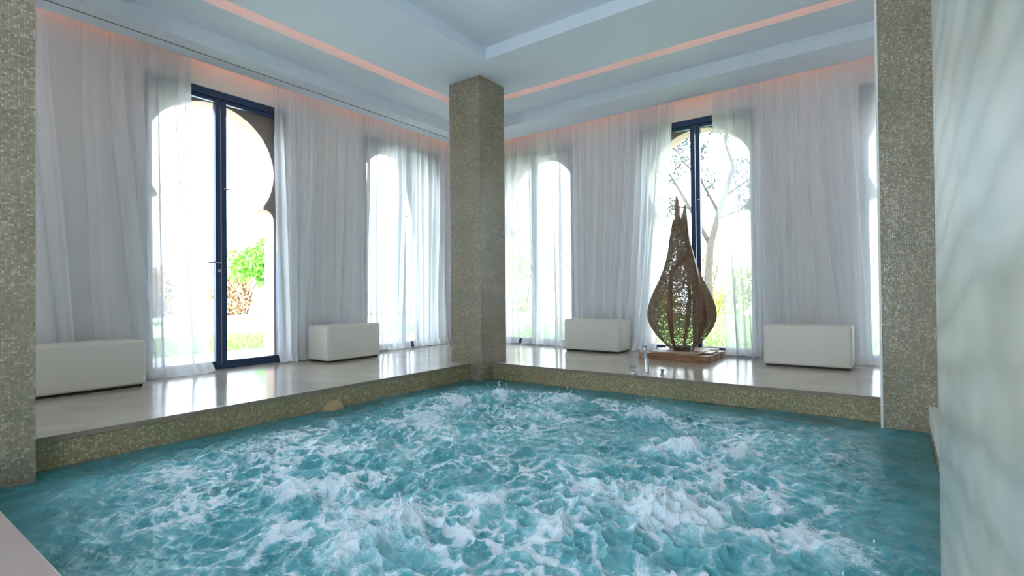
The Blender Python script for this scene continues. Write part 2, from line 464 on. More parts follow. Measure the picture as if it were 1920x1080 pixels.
def wall(name, mp, doors, a0, a1, label):
    TOP = 3.18
    b = MB()
    def bb(s0, s1, z0, z1, d0=-.06, d1=.10):
        p, q = mp(s0, d0, z0), mp(s1, d1, z1)
        b.box(tuple(map(min, p, q)), tuple(map(max, p, q)))
    e = a0
    for c in doors:
        bb(e, c - HW, -.1, 3.95); bb(c - HW, c + HW, TOP, 3.95); e = c + HW
    bb(e, a1, -.1, 3.95)
    wl = S(b.build(name, m_wall), label, 'wall')
    # outer arcade leaf
    edges = [a0] + [(doors[i] + doors[i + 1]) / 2 for i in range(len(doors) - 1)] + [a1]
    for i, c in enumerate(doors):
        R, cz, sp = .72, 2.37, 1.95
        hw = math.sqrt(R * R - (cz - sp) ** 2); jw = .715; rc = jw - hw
        th0 = math.asin((sp - cz) / R)
        arc = [(c + R * math.cos(t), cz + R * math.sin(t)) for t in np.linspace(th0, PI - th0, 40)]
        corbR = [(c + jw, -.1), (c + jw, sp - .16)] + [(c + jw - rc * (1 - math.cos(t)), sp - .16 + .13 * math.sin(t)) for t in np.linspace(.3, PI / 2, 6)] + [(c + hw, sp - .03)]
        corbL = [(2 * c - x, z) for x, z in corbR[::-1]]
        pts = [(edges[i], -.1), (edges[i], 4.0), (edges[i + 1], 4.0), (edges[i + 1], -.1)] + corbR + arc + corbL
        poly_slab('horseshoe_arch', pts, .13, .36, mp, m_arch, wl)
    return wl
wall('wall_left', map_l, DOORS_L, -1.6, WX + .1, 'cream plaster wall on the left pierced by horseshoe-arched windows')
wall('wall_far', map_r, DOORS_R, -2.6, WY + .1, 'cream plaster wall on the right pierced by horseshoe-arched windows')

# frames
wn_i = 0
def window(mp, c, door, label):
    global wn_i
    wn_i += 1
    nm = ('door_%d' if door else 'window_%d') % wn_i
    r = empty(nm, mp(c, 0, 0)); S(r, label, 'door' if door else 'window')
    base = Vector(mp(c, 0, 0))
    def bx(name, s0, s1, z0, z1, d0, d1, m=m_frame, bev=.003):
        p, q = Vector(mp(c + s0, d0, z0)) - base, Vector(mp(c + s1, d1, z1)) - base
        b = MB(); b.box(tuple(map(min, p, q)), tuple(map(max, p, q)))
        return b.build(name, m, r, bevel=bev)
    bx('frame_head', -HW, HW, 3.10, 3.18, -.05, .05)
    bx('frame_jamb', -HW, -HW + .05, 0, 3.10, -.05, .05)
    bx('frame_jamb', HW - .05, HW, 0, 3.10, -.05, .05)
    bx('sill', -HW + .05, HW - .05, 0, .045, -.05, .05)
    sg = 1 if mp is map_l else -1
    for s in (-1, 1):
        leaf = bx('leaf_stile', *( sorted((s * .005, s * .062))), .045, 3.10, -.03, .03)
        xo = sorted((s * (HW - .05), s * (HW - .085)))
        bx('leaf_stile', xo[0], xo[1], .045, 3.10, -.03, .03)
        a = sorted((s * .062, s * (HW - .085)))
        bx('leaf_rail', a[0], a[1], .045, .085, -.025, .025)
        bx('leaf_rail', a[0], a[1], 3.06, 3.10, -.025, .025)
        bx('pane', a[0], a[1], .085, 3.06, -.004, .004, m_glass, 0)
    # lever handle, lock, stay
    s = -sg
    h = MB()
    y0 = -.03
    P = lambda a_, d_, z_: Vector(mp(c + a_, d_, z_)) - base
    h.tube([P(s * .03, y0, 1.21), P(s * .03, y0 - .05, 1.21)], .010, 10)
    h.tube([P(s * .03, y0 - .05, 1.21), P(s * .10, y0 - .055, 1.212), P(s * .17, y0 - .05, 1.212)], .009, 10)
    h.build('lever_handle', m_steel, r, smooth='auto')
    h = MB(); h.tube([P(s * .03, y0, 1.12), P(s * .03, y0 - .02, 1.12)], .02, 14); h.build('lock', m_steel, r, smooth='auto')
    h = MB(); h.tube([P(-s * .03, y0, 2.07), P(-s * .08, y0 - .02, 2.07)], .011, 8); h.build('catch', m_steel, r, smooth='auto')
    h = MB(); h.tube([P(0, y0, 3.11), P(0, y0, 3.20)], .014, 8); h.build('hinge_pin', m_frame, r, smooth='auto')
    return r
window(map_l, DOORS_L[0], False, 'tall dark-framed window hidden behind the left mosaic pillar')
window(map_l, DOORS_L[1], True, 'tall dark blue metal glazed door seen bare between the left curtains')
window(map_l, DOORS_L[2], False, 'dark-framed arched window veiled by curtains left of the centre pillar')
window(map_r, DOORS_R[2], False, 'dark-framed arched window veiled by curtains just right of the centre pillar')
window(map_r, DOORS_R[1], True, 'dark metal glazed door right behind the woven sculpture')
window(map_r, DOORS_R[0], False, 'dark-framed window veiled by curtain beside the right mosaic pillar')

# ------------------------------------------------------------------ curtains
def curtain(mp, off, t0, t1, b0, b1, folds, label, seed, amp=.055, swoop=0.0, ztop=3.56, kink=None):
    """top edge t0..t1 and bottom edge b0..b1 along the wall; cloth hangs in folds; swoop drags the hem of the leading edge"""
    folds = folds * .72
    nu = int(60 + folds * 20); nv = 70
    u = np.linspace(0, 1, nu)[:, None]; v = np.linspace(0, 1, nv)[None, :]   # v 0 top .. 1 bottom
    prof = sstep(0, 1, v) * .35 + .65 * v ** 1.6
    r_ = np.random.default_rng(seed)
    # uneven fold spacing that tightens into bunches, heavier where the cloth gathers
    warp = u + .045 * np.sin(2 * PI * (u * 2.3 + r_.random())) + .03 * np.sin(2 * PI * (u * 5.1 + r_.random()))
    warp = (warp - warp[0]) / (warp[-1] - warp[0])
    a_t = t0 + (t1 - t0) * u
    a_b = b0 + (b1 - b0) * (u + .06 * np.sin(2 * PI * (1.7 * u + r_.random())) * np.sin(PI * u))
    a = a_t * (1 - prof) + a_b * prof
    ph = warp * folds + .25 * fbm(u * folds * .35 + 0 * v, v * 1.3 + 0 * u, 2, seed)
    A = amp * (.35 + .65 * sstep(0, .35, v)) * (.55 + .9 * (.5 + .5 * pn(u * folds * .45 + 0 * v, v * .8 + 0 * u, seed + 5)))
    s = np.sin(2 * PI * ph)
    d = A * (np.sign(s) * np.abs(s) ** .8) + .22 * A * np.sin(2 * PI * ph * 2.3 + 1.1 + 2 * v) + .003 * np.sin(2 * PI * ph * 5 + v * 3)
    a = a + .022 * np.cos(2 * PI * ph) * (.4 + v)
    d = d - .03 * v ** 2
    z = ztop * (1 - v) + .012 * v + 0 * u
    z = z + (.025 * pn(u * 5 + 0 * v, 0 * v + seed, 3)) * v ** 8
    z = np.maximum(z, .006)
    # hem pools slightly on the floor
    hem = sstep(.965, 1, v); d = d - .05 * hem * (.5 + .5 * np.sin(2 * PI * ph + .7)) - swoop * hem * .05
    V = np.zeros((nu, nv, 3)); V[..., 2] = z
    if mp is map_l: V[..., 0] = a; V[..., 1] = off + d
    else: V[..., 1] = a; V[..., 0] = off + d
    o = np_mesh('curtain', V.reshape(-1, 3), grid_quads(nu, nv), m_sheer, smooth=True)
    tag(o, label, 'curtain', 'sheer white floor-length curtains')
    # heading tape with a hem strip as a part
    tb = MB()
    p, q = mp(min(t0, t1), 0, ztop - .01), mp(max(t0, t1), 0, ztop + .03)
    if mp is map_l: tb.box((p[0], off - .012, p[2]), (q[0], off + .012, q[2]))
    else: tb.box((off - .012, p[1], p[2]), (off + .012, q[1], q[2]))
    tb.build('heading_tape', m_trim, o)
    return o
CL, CR = 6.10, 6.99
curtain(map_l, CL - .01, .55, 2.02, .62, 2.28, 7.5, 'sheer white curtain behind the long bench, next to the left mosaic pillar', 11)
curtain(map_l, CL - .05, 1.98, 2.47, 1.95, 2.66, 4.5, 'bright sheer white curtain hanging at the left side of the bare glazed door', 12, amp=.05, swoop=1)
curtain(map_l, CL - .02, 3.42, 3.92, 3.48, 3.80, 5, 'narrow gathered sheer curtain at the right side of the bare left door', 13, amp=.06)
curtain(map_l, CL, 3.86, 4.92, 3.72, 4.80, 7.5, 'sheer curtain over the plain wall behind the bench nearest the left door', 14, amp=.05)
curtain(map_l, CL - .02, 4.84, 5.75, 4.86, 5.52, 7, 'backlit sheer curtain over the left half of the window left of the centre pillar', 15, amp=.05)
curtain(map_l, CL, 5.70, 6.92, 5.62, 6.86, 9, 'backlit sheer curtain in the corner just left of the centre pillar', 16, amp=.05)
curtain(map_r, CR, 5.98, 4.86, 5.98, 4.90, 7, 'backlit sheer curtain in the corner just right of the centre pillar', 21, amp=.045)
curtain(map_r, CR - .02, 4.92, 3.92, 4.84, 4.0, 6, 'backlit sheer curtain behind the left end of the bench near the centre pillar', 22, amp=.05)
curtain(map_r, CR, 3.98, 2.95, 3.96, 3.18, 8, 'sheer curtain over the plain wall between centre pillar and woven sculpture', 23, amp=.05)
curtain(map_r, CR - .03, 3.02, 2.37, 3.22, 2.62, 5, 'sheer curtain drawn aside left of the woven sculpture', 24, amp=.06, swoop=1)
curtain(map_r, CR - .03, 1.84, 1.24, 1.68, 1.22, 4.5, 'sheer curtain drawn aside right of the woven sculpture', 25, amp=.06)
curtain(map_r, CR, 1.32, .42, 1.28, .22, 7, 'sheer curtain behind the rightmost bench', 26, amp=.05)
curtain(map_r, CR - .03, .50, -.60, .34, -.60, 6, 'sheer curtain meeting the right mosaic pillar', 27, amp=.05, swoop=1)
b = MB(); b.box((-1.2, CL - .02, 3.592), (6.98, CL + .02, 3.62)); tag(b.build('curtain_rail', m_trim), 'white curtain rail above the left windows', 'curtain rail')
b = MB(); b.box((CR - .02, -2.2, 3.592), (CR + .02, 6.0, 3.62)); tag(b.build('curtain_rail', m_trim), 'white curtain rail above the right windows', 'curtain rail')

# ------------------------------------------------------------------ benches
def bench(cx, cy, lx, ly, h, label):
    r = empty('bench', (cx, cy, 0)); tag(r, label, 'bench', 'white leather box benches')
    b = MB(); b.box((-lx / 2, -ly / 2, .022), (lx / 2, ly / 2, h))
    me = b.build('upholstery', m_leather, r, bevel=.028, seg=4, smooth=True)
    b = MB(); b.box((-lx / 2 + .025, -ly / 2 + .025, 0), (lx / 2 - .025, ly / 2 - .025, .024)); b.build('plinth', m_black, r)
    z = h - .006
    pts = []
    rr = .012; X, Y = lx / 2 - rr, ly / 2 - rr
    b = MB()
    k = .018
    b.tube([(X, Y, .05), (X, Y, h - k)], .0045, 6); b.tube([(-X, Y, .05), (-X, Y, h - k)], .0045, 6)
    b.tube([(X, -Y, .05), (X, -Y, h - k)], .0045, 6); b.tube([(-X, -Y, .05), (-X, -Y, h - k)], .0045, 6)
    b.tube([(X, Y, h - k + .006), (-X, Y, h - k + .006), (-X, -Y, h - k + .006), (X, -Y, h - k + .006), (X, Y, h - k + .006)], .0045, 6, cap=False)
    b.build('seam_piping', m_leather, r, smooth='auto')
    return r
bench(1.405, 5.79, .97, .40, .43, 'white leather box bench at far left, beside the left mosaic pillar')
bench(4.175, 5.75, .81, .42, .455, 'white leather box bench right of the bare left door')
bench(6.685, 3.395, .38, .86, .455, 'white leather box bench left of the woven sculpture')
bench(6.52, .745, .42, .83, .455, 'white leather box bench right of the woven sculpture, near the right pillar')

# ------------------------------------------------------------------ timber base and woven sculpture
base = empty('timber_plinth', (6.54, 2.13, 0)); tag(base, 'low reddish timber plinth of stacked beams under the woven sculpture', 'plinth')
def plank(x0, y0, z0, x1, y1, z1, m=m_wood, n='beam'):
    b = MB(); b.box((x0, y0, z0), (x1, y1, z1)); return b.build(n, m, base, bevel=.004)
plank(-.41, -.42, .0, -.29, .30, .082)
plank(-.40, .305, .0, -.30, .415, .078, m_wood2)
plank(-.28, -.42, .0, -.16, .41, .075, m_wood2)
plank(-.15, -.42, .0, -.02, .40, .080)
plank(-.01, -.42, .0, .12, .41, .076, m_wood2)
plank(.13, -.42, .0, .25, .41, .082)
plank(.26, -.42, .0, .39, .40, .074, m_wood2)
plank(-.40, -.30, .083, -.24, .26, .105, m_wood2, 'board')
plank(-.23, -.30, .083, -.05, .26, .107, m_wood, 'board')
plank(-.04, -.30, .083, .14, .26, .104, m_wood2, 'board')
plank(.15, -.36, .083, .33, .30, .106, m_wood, 'board')
plank(-.22, -.40, .083, .10, -.31, .100, m_wood, 'board')

SX, SYc, SZ = 6.50, 2.128, .107
sculp = empty('woven_sculpture', (SX, SYc, SZ)); tag(sculp, 'tall teardrop-shaped woven lattice sculpture with forked tip, on the timber plinth', 'sculpture')
PX = 1 / 150.0
prof = [(0, .125), (.013, .137), (.11, .247), (.24, .347), (.36, .402), (.44, .412), (.50, .405), (.60, .38), (.73, .325), (.86, .262), (.98, .212), (1.10, .172), (1.23, .140), (1.47, .102), (1.60, .087), (1.72, .070), (1.78, .058)]
pz = np.array([q[0] for q in prof]); pr = np.array([q[1] for q in prof])
def Rz(z): return np.interp(z, pz, pr)
# smooth profile
zz = np.linspace(0, 1.78, 400); rr_ = Rz(zz); kk = np.hanning(41); kk /= kk.sum()
rr_s = np.convolve(np.pad(rr_, 20, mode='edge'), kk, 'valid')
def Rz(z): return np.interp(z, zz, rr_s)
def Cx(z): return 0.0
lean = np.array([[0, 0], [1.0, 0.0], [1.4, .010], [1.78, -.01]])
def LY(z): return np.interp(z, lean[:, 0], lean[:, 1])
A0 = math.atan2(-SYc, -SX)     # azimuth towards the viewer's side
def SP(phi, z, dr=0.0):        # phi measured to the right as seen from the room
    t = A0 + phi
    return np.stack([(Rz(z) + dr) * np.cos(t), (Rz(z) + dr) * np.sin(t) + LY(z), z], -1)
def strands(n, rad, seed, zmax, lmin, lmax, steep=None):
    r_ = np.random.default_rng(seed); Vs = []; Qs = []; off = 0
    K = 14; ns = 3
    for i in range(n):
        z0 = r_.uniform(.0, zmax)
        while r_.random() > (float(Rz(z0)) + .06) / .47: z0 = r_.uniform(.0, zmax)
        p0 = r_.uniform(0, 2 * PI)
        L = r_.uniform(lmin, lmax); th = r_.uniform(0, PI) if steep is None else r_.normal(steep, .25)
        bend = r_.normal(0, 1.6)
        z = [z0]; p_ = [p0]
        for k in range(K - 1):
            ds = L / K; t = th + bend * ds * k
            nz = z[-1] + ds * math.sin(t)
            if nz < .0 or nz > zmax: th = -th; bend = -bend; nz = z[-1]
            z.append(min(max(nz, 0), zmax)); p_.append(p_[-1] + ds * math.cos(t) / max(float(Rz(z[-1])), .05))
        z = np.array(z); p_ = np.array(p_)
        dr = r_.uniform(-.004, .004)
        P = SP(p_, z, dr)
        T = np.gradient(P, axis=0); T /= np.linalg.norm(T, axis=1)[:, None] + 1e-9
        N = P.copy(); N[:, 2] = 0; N /= np.linalg.norm(N, axis=1)[:, None] + 1e-9
        B = np.cross(T, N)
        ring = np.stack([P + rad * (math.cos(2 * PI * k / ns) * N + math.sin(2 * PI * k / ns) * B) for k in range(ns)], 1)
        Vs.append(ring.reshape(-1, 3))
        i_ = np.arange(K - 1)[:, None]; k_ = np.arange(ns)[None, :]; k2 = (k_ + 1) % ns
        Qs.append(np.stack([i_ * ns + k_, i_ * ns + k2, (i_ + 1) * ns + k2, (i_ + 1) * ns + k_], -1).reshape(-1, 4) + off)
        off += K * ns
    return np.concatenate(Vs), np.concatenate(Qs)
V_, Q_ = strands(2700, .0027, 5, 1.62, .15, .5)
o = np_mesh('woven_lattice', V_, Q_, m_weave, sculp); o['kind'] = 'stuff'
def band(phis, zs, wdt, name='band', m=m_band, dr=.004):
    zs = np.array(zs, float); phis = np.radians(np.array(phis, float))
    t = np.linspace(0, 1, 60); s = np.linspace(0, 1, len(zs))
    z = np.interp(t, s, zs); p_ = np.interp(t, s, phis)
    k7 = np.hanning(9); k7 /= k7.sum()
    p_ = np.convolve(np.pad(p_, 4, mode='edge'), k7, 'valid')
    C0 = SP(p_, z, dr)
    T = np.gradient(C0, axis=0); T /= np.linalg.norm(T, axis=1)[:, None]
    N = C0.copy(); N[:, 2] *= 0; N /= np.linalg.norm(N, axis=1)[:, None]
    B = np.cross(T, N)
    wd = wdt * (np.interp(z, [0, .3, 1.1, 1.78], [.7, 1, .8, .35]))[:, None]
    ring = np.stack([C0 - wd * B - .004 * N, C0 - wd * B + .004 * N, C0 + wd * B + .004 * N, C0 + wd * B - .004 * N], 1)
    n_ = len(t); i_ = np.arange(n_ - 1)[:, None]; k_ = np.arange(4)[None, :]; k2 = (k_ + 1) % 4
    Q = np.stack([i_ * 4 + k_, i_ * 4 + k2, (i_ + 1) * 4 + k2, (i_ + 1) * 4 + k_], -1).reshape(-1, 4)
    return np_mesh(name, ring.reshape(-1, 3), Q, m, sculp)
band([62, 38, 35, 38, 47, 66, 80], [0, .25, .45, .65, .85, 1.05, 1.3], .046)
band([-30, -18, -18, -22, -30, 0, 55, 62, 55], [0, .25, .5, .75, .97, 1.08, 1.22, 1.40, 1.60], .034)
band([170, 168, 160, 150, 140, 150], [0, .4, .8, 1.1, 1.4, 1.60], .030)
band([-110, -108, -100, -90, -80], [0, .4, .8, 1.2, 1.6], .028)
b = MB(); b.lathe([(.10, 0), (.115, .01), (.115, .035), (.10, .045)], n=28); b.build('dark_foot', m_black, sculp, smooth='auto')
# forked tip: two horns of twisted strands
def horn(p0, p1, p2, r_a, name):
    mb = MB(); r_ = random.Random(name)
    for k in range(9):
        ph = 2 * PI * k / 9 + r_.random(); tw = r_.uniform(-2, 2)
        pts = []; rd = []
        for i in range(12):
            t = i / 11
            c = Vector(p0) * (1 - t) ** 2 + 2 * t * (1 - t) * Vector(p1) + t * t * Vector(p2)
            rr = r_a * (1 - t) ** .55 + .002
            pts.append(c + Vector((rr * math.cos(ph + tw * t), rr * math.sin(ph + tw * t), 0))); rd.append(.0045 * (1 - .6 * t))
        mb.tube(pts, rd, 5)
    c_ = [Vector(p0) * (1 - t) ** 2 + 2 * t * (1 - t) * Vector(p1) + t * t * Vector(p2) for t in [k / 11 for k in range(12)]]
    mb.tube(c_, [r_a * .75 * (1 - i / 11) ** .55 + .002 for i in range(12)], 8)
    return mb.build('tip_horn', m_weave, sculp)
horn((0, .036, 1.55), (0, .030, 1.75), (0, .046, 1.935), .056, 'a')
horn((0, -.036, 1.53), (0, -.050, 1.68), (0, -.066, 1.81), .047, 'b')

# ------------------------------------------------------------------ deck-mounted taps
tap = empty('hand_shower', (5.06, 2.012, 0)); tag(tap, 'slim chrome hand shower standing on the deck edge in front of the woven sculpture', 'tap')
b = MB(); b.lathe([(.034, 0), (.034, .008), (.024, .014), (.021, .03), (.021, .15), (.017, .155)], n=20); b.build('body', m_steel, tap, smooth='auto')
b = MB(); b.tube([(0, .004, .13), (0, .014, .16), (0, .020, .20), (0, .022, .262)], [.015, .019, .021, .019], 14); b.build('handset', m_steel, tap, smooth='auto')
b = MB(); b.lathe([(.019, .262), (.021, .268), (.021, .283), (.016, .287)], c=(0, .022, 0), n=18); b.build('head_cap', m_steel, tap, smooth='auto')
for (x, y, lb) in ((5.09, 2.178, 'small chrome tap knob left of the hand shower'), (5.03, 1.845, 'small chrome tap knob right of the hand shower')):
    k = empty('tap_knob', (x, y, 0)); tag(k, lb, 'tap', 'chrome tap knobs on the deck')
    b = MB(); b.lathe([(.026, 0), (.026, .006), (.016, .012), (.014, .045), (.018, .05), (.018, .062), (.012, .067)], n=18); b.build('stem', m_steel, k, smooth='auto')
    b = MB(); b.tube([(-.034, 0, .055), (.034, 0, .055)], .006, 8); b.tube([(0, -.034, .055), (0, .034, .055)], .006, 8); b.build('cross_handle', m_steel, k, smooth='auto')

# domed jet cover on the left pool wall
b = MB(); pr_ = [(.115 * math.cos(t), .085 * math.sin(t)) for t in np.linspace(0, PI / 2 - .02, 9)]
b.lathe(pr_, n=28)
o = b.build('jet_dome', simple('sand_stone', rgb(176, 152, 112), .5, bump=.2), smooth='auto')
o.rotation_euler = (PI / 2, 0, 0); o.location = (2.81, KY + .004, -.225)
tag(o, 'rounded sand-coloured jet cover on the left pool wall at the waterline', 'jet cover')

# ------------------------------------------------------------------ water
def water_mat():
    nt = NT('churning_water')
    at = nt.n('ShaderNodeAttribute', attribute_name='foam'); aa = nt.n('ShaderNodeAttribute', attribute_name='aer')
    tc = nt.n('ShaderNodeTexCoord')
    n1 = nt.n('ShaderNodeTexNoise', i_Scale=9.0, i_Detail=5.0, i_Distortion=.8); nt.l(tc.outputs['Object'], n1.inputs['Vector'])
    ad = nt.n('ShaderNodeMath', operation='MULTIPLY_ADD'); ad.inputs[1].default_value = .5; nt.l(n1.outputs[0], ad.inputs[0]); nt.l(aa.outputs['Fac'], ad.inputs[2])
    r = ramp(nt, ad.outputs[0], [(.15, rgb(44, 98, 94)), (.42, rgb(40, 128, 136)), (.8, rgb(98, 172, 182)), (1.0, rgb(150, 200, 208))])
    # fine bubbles break up the foam
    n2 = nt.n('ShaderNodeTexNoise', i_Scale=85.0, i_Detail=6.0, i_Roughness=.7, i_Distortion=.6); nt.l(tc.outputs['Object'], n2.inputs['Vector'])
    f1 = nt.n('ShaderNodeMath', operation='SUBTRACT'); f1.inputs[1].default_value = .5; nt.l(n2.outputs[0], f1.inputs[0])
    f2 = nt.n('ShaderNodeMath', operation='MULTIPLY_ADD'); f2.inputs[1].default_value = 2.5; nt.l(f1.outputs[0], f2.inputs[0]); nt.l(at.outputs['Fac'], f2.inputs[2])
    f3 = nt.n('ShaderNodeMapRange', interpolation_type='SMOOTHSTEP'); f3.inputs['From Min'].default_value = .18; f3.inputs['From Max'].default_value = 1.2; nt.l(f2.outputs[0], f3.inputs[0])
    mx = nt.n('ShaderNodeMixRGB', i_Color2=(.76, .84, .91, 1)); nt.l(f3.outputs[0], mx.inputs[0]); nt.l(r.outputs[0], mx.inputs[1])
    nt.l(mx.outputs[0], nt.p.inputs['Base Color'])
    rr = nt.n('ShaderNodeMapRange'); rr.inputs['To Min'].default_value = .03; rr.inputs['To Max'].default_value = .45; nt.l(f3.outputs[0], rr.inputs[0]); nt.l(rr.outputs[0], nt.p.inputs['Roughness'])
    nt.set(IOR=1.4, Subsurface_Weight=.8, Subsurface_Scale=.03)
    nt.p.inputs['Subsurface Radius'].default_value = (.8, 1.0, 1.0)
    n3 = nt.n('ShaderNodeTexNoise', i_Scale=26.0, i_Detail=4.0, i_Distortion=1.2); nt.l(tc.outputs['Object'], n3.inputs['Vector'])
    b1 = nt.n('ShaderNodeBump', i_Strength=.25, i_Distance=.008); nt.l(n3.outputs[0], b1.inputs['Height'])
    b2 = nt.n('ShaderNodeBump', i_Strength=.6, i_Distance=.004); nt.l(n2.outputs[0], b2.inputs['Height']); nt.l(b1.outputs[0], b2.inputs['Normal'])
    nt.l(b2.outputs[0], nt.p.inputs['Normal'])
    return nt.m
m_water = water_mat()
nx, ny = 760, 720
gx = np.linspace(0, 1, nx) ** 1.15 * (KX - .002 - NX - .002) + NX + .002
gy = np.linspace(SY + .002, KY - .002, ny)
X, Y = np.meshgrid(gx, gy, indexing='ij')
# bubbling spouts: x, y, radius, height, foam
JETS = [(1.53, 1.72, .11, .115, 1.), (1.30, 1.75, .12, .06, .9), (2.33, .80, .17, .135, 1.), (3.28, 1.05, .10, .125, 1.), (3.36, .80, .11, .075, .9),
        (1.62, 2.33, .10, .085, .9), (1.42, 2.45, .12, .07, .8), (4.05, 3.12, .10, .10, .9), (4.20, 2.45, .12, .09, .9), (4.05, 1.60, .14, .11, .8),
        (3.62, 3.30, .16, .07, .9), (1.92, 1.16, .12, .06, .9), (2.38, 1.15, .13, .05, .8), (1.72, 3.30, .16, .05, .7), (1.25, 3.15, .12, .04, .7),
        (2.95, 3.05, .20, .05, .8), (1.98, 1.60, .10, .04, .7), (2.33, .22, .13, .05, .7), (3.1, .55, .14, .035, .5), (1.05, 2.75, .12, .03, .6),
        (2.75, 1.45, .10, .035, .5), (1.15, 1.2, .14, .05, .8), (1.62, .62, .14, .05, .6), (3.55, 2.5, .14, .03, .6), (2.1, 2.9, .15, .04, .7), (2.5, 2.3, .12, .03, .4), (3.9, .45, .14, .02, .3)]
wx = X + .10 * fbm(X * 2.2, Y * 2.2, 3, 11); wy = Y + .10 * fbm(X * 2.2, Y * 2.2, 3, 23)
act = np.zeros_like(X)    # how agitated the water is
for (x, y, r, h, f) in JETS:
    act += f * np.exp(-((X - x) ** 2 + (Y - y) ** 2) / (2 * (r * 3.0) ** 2))
act = (act + .12) / (act + 1.0) * 1.38
edge = np.minimum.reduce([X - NX, KX - X, Y - SY, KY - Y]); calm = sstep(0, .55, edge)
act = act * (.25 + .75 * calm)
rid = lambda x, y, sd: 1 - np.abs(pn(x, y, sd)) * 2.0
H = .020 * fbm(wx * 3.2, wy * 3.2, 3, 1)
H += act * (.022 * rid(wx * 5, wy * 5, 2) + .012 * rid(wx * 10 + 3, wy * 10, 3) + .007 * pn(wx * 16, wy * 16, 8) + .004 * rid(wx * 23, wy * 23, 4) + .0015 * rid(wx * 48, wy * 48, 5) - .02)
H += (.3 + .7 * act) * (0.0026 * rid(wx * 34, wy * 30, 61) + 0.0008 * pn(X * 70, Y * 70, 62))
H += (1 - act) * (.004 * pn(wx * 9, wy * 9, 6) + .002 * pn(X * 22, Y * 22, 7))
foam = np.zeros_like(X)
for (x, y, r, h, f) in JETS:
    nz = 1 + .6 * pn((X - x) * 7 + x, (Y - y) * 7 + y, 31) + .35 * pn(X * 22, Y * 22, 32)
    nz = np.maximum(nz, .25)
    d = np.sqrt((X - x) ** 2 + (Y - y) ** 2) / (r * nz)
    m_ = np.exp(-d ** 2 * 1.1)
    H += h * m_ * (.62 + .34 * rid(X * 9, Y * 9, 33) + .30 * fbm(X * 20, Y * 20, 4, 34, .7))
    foam = np.maximum(foam, f * np.exp(-d ** 2 * .9) * (.50 + .30 * rid(X * 16, Y * 16, 36) + .22 * rid(X * 40, Y * 40, 39)))
    # outward rolling ring
    H += .25 * h * np.exp(-((d - 2.0) / .45) ** 2) * (.6 + .6 * pn(X * 7, Y * 7, 38))
s1 = 1 - np.abs(pn(wx * 5 + .5, wy * 5, 41)) * 5.5
s2 = 1 - np.abs(pn(wx * 10, wy * 10 + .3, 42)) * 4.0
s3 = 1 - np.abs(pn(wx * 21, wy * 21 + .3, 43)) * 3.2
s4 = 1 - np.abs(pn(wx * 42, wy * 42 + .3, 46)) * 2.6
pm = sstep(-.25, .35, fbm(X * 2.6, Y * 2.6, 2, 44))
st = np.clip(s1, 0, 1) * .95 + np.clip(s2, 0, 1) * .65 * pm + np.clip(s3, 0, 1) * .5 * pm + np.clip(s4, 0, 1) * .35 * pm * np.clip(.4 + s2, 0, 1)
foam = np.clip(foam + st * act * (.64 + .6 * pm), 0, 1.2)
foam += .25 * sstep(.01, .045, H) * act
foam *= (.3 + .7 * calm)
aer = np.clip(.12 + .45 * act + .35 * fbm(X * 1.8, Y * 1.8, 3, 51) + .4 * foam * .5, 0, 1)
gxn, gyn = np.gradient(H, gx, gy)
ch = .006 * act
V = np.stack([X + np.clip(gxn, -1.5, 1.5) * ch * calm, Y + np.clip(gyn, -1.5, 1.5) * ch * calm, W + H * (.35 + .65 * sstep(0, .12, edge))], -1).reshape(-1, 3)
Q = grid_quads(nx, ny); cx_ = X.ravel()[Q].mean(1); cy_ = Y.ravel()[Q].mean(1)
keep = np.ones(len(Q), bool)
for (ax, ay, bx_, by_) in ((4.69, 3.876, 5.2, 4.4), (.29, 3.85, .77, 4.4), (4.69, -.5, 5.2, .068), (.36, -.5, 1.30, -.07)):
    keep &= ~((cx_ > ax + .008) & (cx_ < bx_ - .008) & (cy_ > ay + .008) & (cy_ < by_ - .008))
water = np_mesh('pool_water', V, Q[keep], m_water, smooth=True)
for nm, arr in (('foam', foam), ('aer', aer)):
    a_ = water.data.attributes.new(nm, 'FLOAT', 'POINT'); a_.data.foreach_set('value', arr.astype(np.float32).ravel())
tag(water, 'churning turquoise spa pool water with white foam and bubbling spouts', 'water', kind='stuff')
# flying drops above the spouts
mb = MB(); r_ = random.Random(5)
ico = bmesh.new(); bmesh.ops.create_icosphere(ico, subdivisions=1, radius=1); iv = [v.co.copy() for v in ico.verts]; idx = {v: i for i, v in enumerate(ico.verts)}; ifc = [tuple(idx[v] for v in f.verts) for f in ico.faces]; ico.free()
for (x, y, r, h, f) in JETS:
    for k in range(int(10 + h * 260)):
        px, py = r_.gauss(x, r * .75), r_.gauss(y, r * .75)
        if not (NX + .02 < px < KX - .02 and SY + .02 < py < KY - .02): continue
        hh = abs(r_.gauss(0, h * .45)) + h * .55 * math.exp(-((px - x) ** 2 + (py - y) ** 2) / (2 * r * r)) + .012
        s = r_.uniform(.0015, .0042); st_ = r_.uniform(1, 2.4)
        mb.add([(px + s * v.x, py + s * v.y, W + hh + s * st_ * v.z) for v in iv], ifc)
dr = mb.build('spray_drops', simple('water_drops', rgb(232, 242, 246), .1, var=.01), water, smooth=True); dr['kind'] = 'stuff'
# thin jets of water thrown up
mb = MB()
for (x, y, h) in ((4.07, 3.14, .13), (1.56, 1.76, .11)):
    pts = [(x + .006 * math.sin(9 * t + x), y + .006 * math.cos(8 * t), W + .03 + h * t) for t in np.linspace(0, 1, 9)]
    mb.tube(pts, [.006, .005, .0045, .005, .0035, .0045, .003, .004, .002], 7)
dr = mb.build('water_spurts', dr.data.materials[0], water, smooth=True); dr['kind'] = 'stuff'

